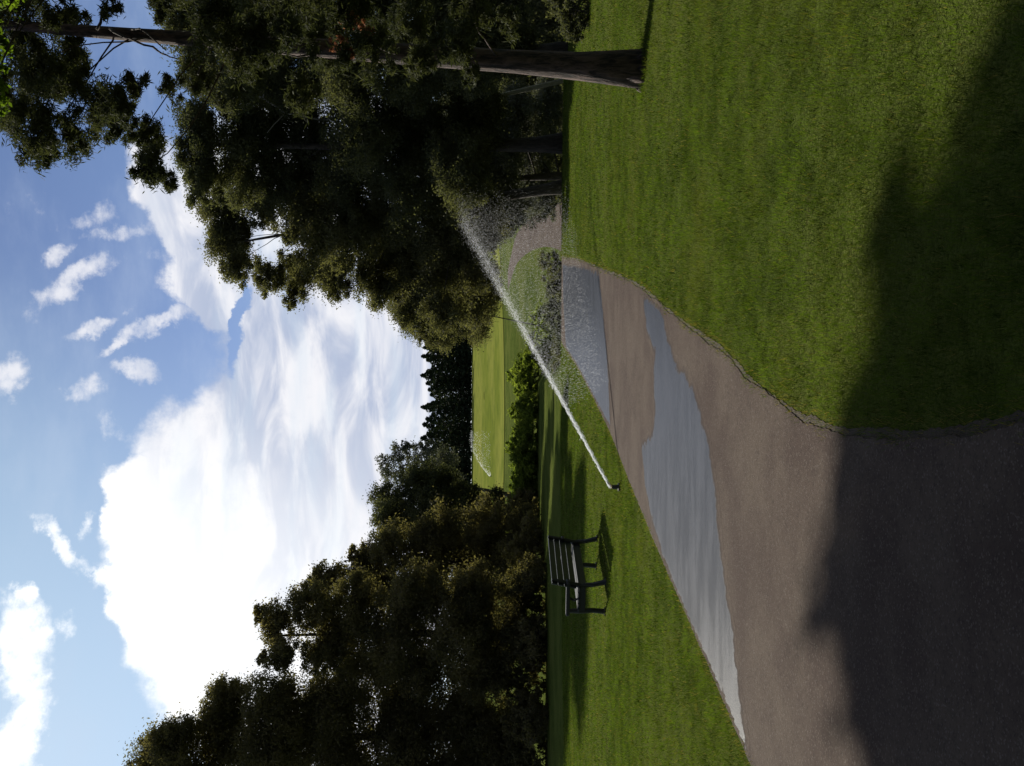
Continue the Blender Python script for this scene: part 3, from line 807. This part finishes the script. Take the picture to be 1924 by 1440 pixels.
# ------------------------------------------------------------------ bushes
def make_bush(name, c, L, mat, leaf, label, group=None, cover=2.6, seed=1):
    rng = np.random.default_rng(seed)
    root = empty(name, tuple(c)); B = np.array(c, float)
    cen = []; mb = MB()
    for (x_, y_, z_, r1, r3) in L:
        area = PI * r1 * r3; n = int(cover * area / (leaf * leaf * .55 * .25)) + 20
        p_, sb = lobe_points((x_, y_, z_), (r1, r1, r3), n, rng, subs=int(12 + area * 8), spread=.34, inner=.3)
        p_ = p_[p_[:, 2] > -.02]
        cen.append(p_)
        for q_ in range(3): limb(mb, (x_ * .3, y_ * .3, -.03), (x_ + rng.normal() * r1 * .3, y_, z_ + r3 * .3), .02, .008, n=4, k=4)
    mb.build('stem', M['bark'], root)
    V = leaves(np.concatenate(cen), leaf, .55, rng)
    o = mesh_np('foliage', V, np.arange(len(V)).reshape(-1, 4), M[mat], root); face_attr(o, 'rnd', rng.random(len(V) // 4))
    tag(root, label, 'bush', group)
    return root
HG = 'shrubs in the sunlit row below the fairway'; HL = 'leafy green shrub in the sunlit row between the left lawn and the fairway'
bp = [make_bush('shrub', (0, 0, 0), [(0, 0, .7, .9, .75), (.8, .2, .5, .6, .5), (-.7, -.1, .55, .7, .6), (.1, .1, 1.2, .6, .5)], 'bush', .13, HL, HG, seed=s_) for s_ in (61, 62, 63)]
k = 0
for row, (Dr, u0, u1, st_, sc_) in enumerate([(57, 452, 835, 34, 1.0), (63, 468, 850, 36, 1.0)]):
    u = u0; kr = 0
    while u < u1:
        Dk = Dr + RNG.uniform(-1.5, 1.5); x = (u - 720) / F * Dk; s_ = sc_ * RNG.uniform(.75, 1.12)
        loc = (x, Dk, float(gz(x, Dk)) - .03)
        if k < 3: bp[k].location = loc; bp[k].scale = (s_, s_, s_)
        else: copy_thing(bp[k % 3], loc, RNG.uniform(0, 6), s_, 'x')
        (bp[k] if k < 3 else COL.objects['shrub.%03d' % k])['label'] = '%s sunlit green shrub from the left in the %s row below the fairway' % (ORD[kr], ('front', 'back')[row])
        kr += 1
        k += 1; u += st_ * RNG.uniform(.8, 1.2)
def bush_at(u, D0, L, mat, leaf, label, seed, name='bush', **kw):
    b_ = base_at(u, D0); return make_bush(name, (b_[0], b_[1], b_[2] - .03), L, mat, leaf, label, seed=seed, **kw)
bush_at(845, 37, [(0, 0, .9, .75, .7), (.7, .3, .8, .6, .6), (-.7, 0, .7, .6, .5), (.1, .2, 1.35, .5, .35)], 'greybush', .08, 'greyish bush in the spray at the left side of the crest', 71)
bush_at(925, 35.5, [(0, 0, .8, .7, .6), (.5, .3, 1.1, .5, .5), (-.5, 0, .7, .5, .5)], 'dark', .08, 'dark bush on the crest beside the far path', 72)
bush_at(885, 39, [(0, 0, 1., .8, .8), (.7, .3, .8, .6, .6), (-.7, 0, .7, .6, .6)], 'greybush', .09, 'middle grey green bush behind the crest', 73)
bush_at(770, 43, [(0, 0, .4, .9, .4), (.7, .3, .4, .6, .35), (-.8, 0, .35, .6, .35)], 'dark', .09, 'low dark bush left of the path crest under the water jet', 74)
bush_at(1420, 19.5, [(0, 0, .35, .5, .35), (.5, .2, .5, .6, .5), (.1, .6, .4, .5, .4), (-.35, .2, .25, .3, .22)], 'dark', .06, 'dark bush on the lawn at the right edge behind the pine', 75)
bush_at(1075, 58, [(0, 0, .9, 1.2, .9), (1.6, 0, 1.1, 1.1, 1.), (-.8, .3, .6, .8, .6)], 'dark', .13, 'dark undergrowth bush right of the far path', 76)
UG = 'shaded bushes along the foot of the right wood'
up = make_bush('bush', (0, 0, 0), [(0, 0, .8, 1.1, .8), (1.2, .3, .7, .9, .7), (-1.1, 0, .7, .9, .7), (.2, .2, 1.5, .8, .6)], 'dark', .13, 'dark bush in the deep shade along the foot of the right wood', UG, seed=81)
for k, (u, Dk) in enumerate([(1120, 44), (1190, 43), (1260, 42), (1330, 41), (1400, 42), (1470, 40), (1160, 54), (1250, 55), (1350, 53)]):
    x = (u - 720) / F * Dk; loc = (x, Dk, float(gz(x, Dk)) - .05)
    lb_ = '%s dark shaded bush from the left in the %s row under the right wood' % (ORD[k if k < 6 else k - 6], 'nearer' if k < 6 else 'farther')
    if k == 0: up.location = loc; up['label'] = lb_
    else: copy_thing(up, loc, k * 1.3, 1 + .12 * math.sin(k * 2.3), label=lb_, sz=1.5)
LG = 'shaded bushes under the left trees'
lp = make_bush('bush', (0, 0, 0), [(0, 0, .6, 1.1, .65), (1.2, .3, .6, .9, .6), (-1.1, 0, .55, .9, .55), (.2, .2, 1.2, .8, .6)], 'broad', .13, 'dark bush in the shade along the foot of the left trees', LG, seed=82)
for k, (u, Dk) in enumerate([(20, 43), (95, 42), (160, 44), (225, 43), (290, 45), (350, 44), (400, 47), (440, 52), (490, 56)]):
    x = (u - 720) / F * Dk; loc = (x, Dk, float(gz(x, Dk)) - .05)
    lb_ = '%s shaded bush from the left along the foot of the left trees' % ORD[k]
    if k == 0: lp.location = loc; lp['label'] = lb_
    else: copy_thing(lp, loc, k * 1.7, 1 + .1 * math.sin(k * 2.3), label=lb_, sz=1.2)

# ------------------------------------------------------------------ bench
bang = math.atan2(.963, .270)
bn = empty('park_bench', (-3.41, 15.9, 0), bang)
bn.scale = (1.04, 1.06, 1.08)
tag(bn, 'dark slatted park bench with armrests standing on the lawn left of the path', 'bench')
Lb = 1.7          # local x along the bench, local +y towards its front (world left)
tilt = math.radians(12)
def rx(a): c_, s_ = math.cos(a), math.sin(a); return np.array([[1, 0, 0], [0, c_, -s_], [0, s_, c_]])
mb = MB()
for k in range(5): mb.box((Lb / 2, .09 + k * .093, .425 - .006 * (k == 0)), (Lb + .06, .078, .03), bev=.006)
mb.build('seat', M['benchslat'], bn)
mb = MB()
for k in range(4):
    h = .52 + k * .098
    mb.box((Lb / 2, .045 - (h - .42) * math.tan(tilt) + .02, h), (Lb + .06, .03, .088), rx(tilt), bev=.006)
mb.build('backrest', M['benchslat'], bn)
mb = MB(); mb.box((Lb / 2, .50, .365), (Lb - .06, .03, .11), bev=.004); mb.box((Lb / 2, .08, .365), (Lb - .06, .03, .11), bev=.004)
mb.build('rail', M['benchiron'], bn)
for x_ in (.03, Lb - .03):
    mb = MB(); mb.tube([(x_, -.03, 0), (x_, .02, .2), (x_, .04, .4), (x_, .04 - .07, .68), (x_, .04 - .105, .86)], [.044, .04, .042, .034, .028], 8); mb.box((x_, -.03, .012), (.09, .11, .024), bev=.006)
    mb.build('leg', M['benchiron'], bn)
    mb = MB(); mb.tube([(x_, .50, 0), (x_, .48, .2), (x_, .49, .4), (x_, .49, .585)], [.044, .04, .042, .034], 8); mb.box((x_, .50, .012), (.09, .11, .024), bev=.006)
    mb.build('leg', M['benchiron'], bn)
    mb = MB(); mb.box((x_, .27, .385), (.07, .46, .13), bev=.01)
    mb.build('side_frame', M['benchiron'], bn)
    mb = MB(); mb.box((x_, .25, .60), (.11, .62, .06), bev=.012); mb.tube([(x_, .25, .40), (x_, .30, .50), (x_, .25, .59)], [.022, .022, .022], 6)
    mb.build('armrest', M['benchiron'], bn)

# ------------------------------------------------------------------ sprinklers and water
def octa(C, A, rlen, rwid):
    """stretched octahedra: C centres, A unit axes"""
    N = len(C); rf = np.tile([.3, .2, .93], (N, 1)); b = np.cross(A, rf); b /= np.linalg.norm(b, axis=1)[:, None]; c = np.cross(A, b)
    l = rlen[:, None]; w = rwid[:, None]
    V = np.stack([C + A * l, C + b * w, C + c * w, C - b * w, C - c * w, C - A * l], 1).reshape(-1, 3)
    f = np.array([(0, 1, 2), (0, 2, 3), (0, 3, 4), (0, 4, 1), (5, 2, 1), (5, 3, 2), (5, 4, 3), (5, 1, 4)])
    return V, (f[None] + (np.arange(N) * 6)[:, None, None]).reshape(-1, 3)
def sprinkler(loc, azim, label, s=1.0):
    r = empty('sprinkler', loc, azim); tag(r, label, 'sprinkler')
    mb = MB(); mb.tube([(0, 0, -.02), (0, 0, .03), (0, 0, .035), (0, 0, .12)], [.06 * s, .06 * s, .035 * s, .03 * s], 12); mb.build('body', M['plastic'], r)
    mb = MB(); mb.tube([(0, -.01, .11), (0, .05, .135), (0, .1, .16)], [.022 * s, .016 * s, .01 * s], 8); mb.build('nozzle', M['brass'], r)
    return r
NZ = np.array([-1.54, 13.9, .15])
jet_px = [(560, 1140), (610, 1108), (650, 1081), (720, 1040), (785, 1000), (850, 960), (905, 928), (960, 902), (998, 886)]
end = np.array([(1000 - 720) / F * 25, 25.0]); hd = end - NZ[:2]
ts, zs = [0], [NZ[2]]
for u, v in jet_px:
    w = (u - 720) / F
    t_ = (w * NZ[1] - NZ[0]) / (hd[0] - w * hd[1]); Dk = NZ[1] + t_ * hd[1]
    ts.append(t_); zs.append(EYE + (960 - v) / F * Dk)
ts, zs = np.array(ts), np.array(zs)
A_ = np.stack([ts, ts ** 2], 1); co = np.linalg.lstsq(A_, zs - NZ[2], rcond=None)[0]
print('jet fit', co, ts, zs)
sprinkler((NZ[0], NZ[1], 0), -math.atan2(hd[0], hd[1]), 'low black sprinkler head in the grass beside the path, right of the bench')
def jet(NZ, hd, co, tmax, n, core, rng, dw, fall=1.0):
    t_ = rng.random(n) ** core * tmax
    C = np.stack([NZ[0] + hd[0] * t_, NZ[1] + hd[1] * t_, NZ[2] + co[0] * t_ + co[1] * t_ ** 2], -1)
    spread = .010 + .075 * t_ ** 1.4
    C += rng.normal(size=(n, 3)) * spread[:, None]
    ax = np.stack([np.full(n, hd[0]), np.full(n, hd[1]), co[0] + 2 * co[1] * t_], -1); ax /= np.linalg.norm(ax, axis=1)[:, None]
    return C, ax, t_
rg = np.random.default_rng(9)
C1, A1, t1 = jet(NZ, hd, co, 1.1, 5000, 1.25, rg, .01)
l1 = .03 + .03 * rg.random(len(t1)); w1 = (.0022 + .0030 * rg.random(len(t1))) * (1 - .35 * t1)
# falling veil below the arc
n2 = 26000
t2 = .2 + rg.random(n2) ** .8 * .98
C2 = np.stack([NZ[0] + hd[0] * t2, NZ[1] + hd[1] * t2, NZ[2] + co[0] * t2 + co[1] * t2 ** 2], -1)
dr = rg.random(n2) ** 1.7
gnd_ = gz(C2[:, 0], C2[:, 1])
C2[:, 2] = C2[:, 2] * (1 - dr) + (gnd_ + .02) * dr
C2[:, 0] += rg.normal(0, .22, n2) * t2 + .35 * dr; C2[:, 1] += rg.normal(0, .5, n2)
A2 = np.stack([rg.normal(.1, .1, n2), rg.normal(0, .1, n2), np.full(n2, -1.0)], -1); A2 /= np.linalg.norm(A2, axis=1)[:, None]
l2 = .010 + .014 * rg.random(n2); w2 = .0005 + .0007 * rg.random(n2)
V1, F1 = octa(C1, A1, l1, w1); V2, F2 = octa(C2, A2, l2, w2)
o = mesh_np('water_spray', np.concatenate([V1, V2]), np.concatenate([F1, F2 + len(V1)]), M['drops'])
tag(o, 'long white arc of water and mist thrown over the path by the near sprinkler', 'water spray', kind='stuff')
# distant sprinkler on the fairway
fd = 130.0; x0 = (545 - 720) / F * fd; z0 = float(gz(x0, fd))
sprinkler((x0, fd, z0 + .1), -1.2, 'tiny sprinkler head far away on the bright fairway', 2.0)
N3 = 5000
def far_jet(ax_, ay_, az1, n):
    t_ = rg.random(n)
    C = np.stack([x0 + ax_ * t_, fd + ay_ * t_, z0 + .3 + az1 * t_ * (1 - .55 * t_)], -1)
    dr = rg.random(n) ** 2.5; g_ = gz(C[:, 0], C[:, 1]) + .15
    C[:, 2] = C[:, 2] * (1 - dr) + g_ * dr
    return C + rg.normal(0, .06, (n, 3)) * (.5 + 2 * t_)[:, None]
C3 = np.concatenate([far_jet(6, 3, 6.0, 900)])
A3 = np.tile([.7, .2, .68], (len(C3), 1)); A3 /= np.linalg.norm(A3[0])
V3, F3 = octa(C3, A3, np.full(len(C3), .09), np.full(len(C3), .009))
o = mesh_np('water_spray', V3, F3, M['drops']); tag(o, 'faint distant jet of water rising over the bright fairway', 'water spray', kind='stuff')
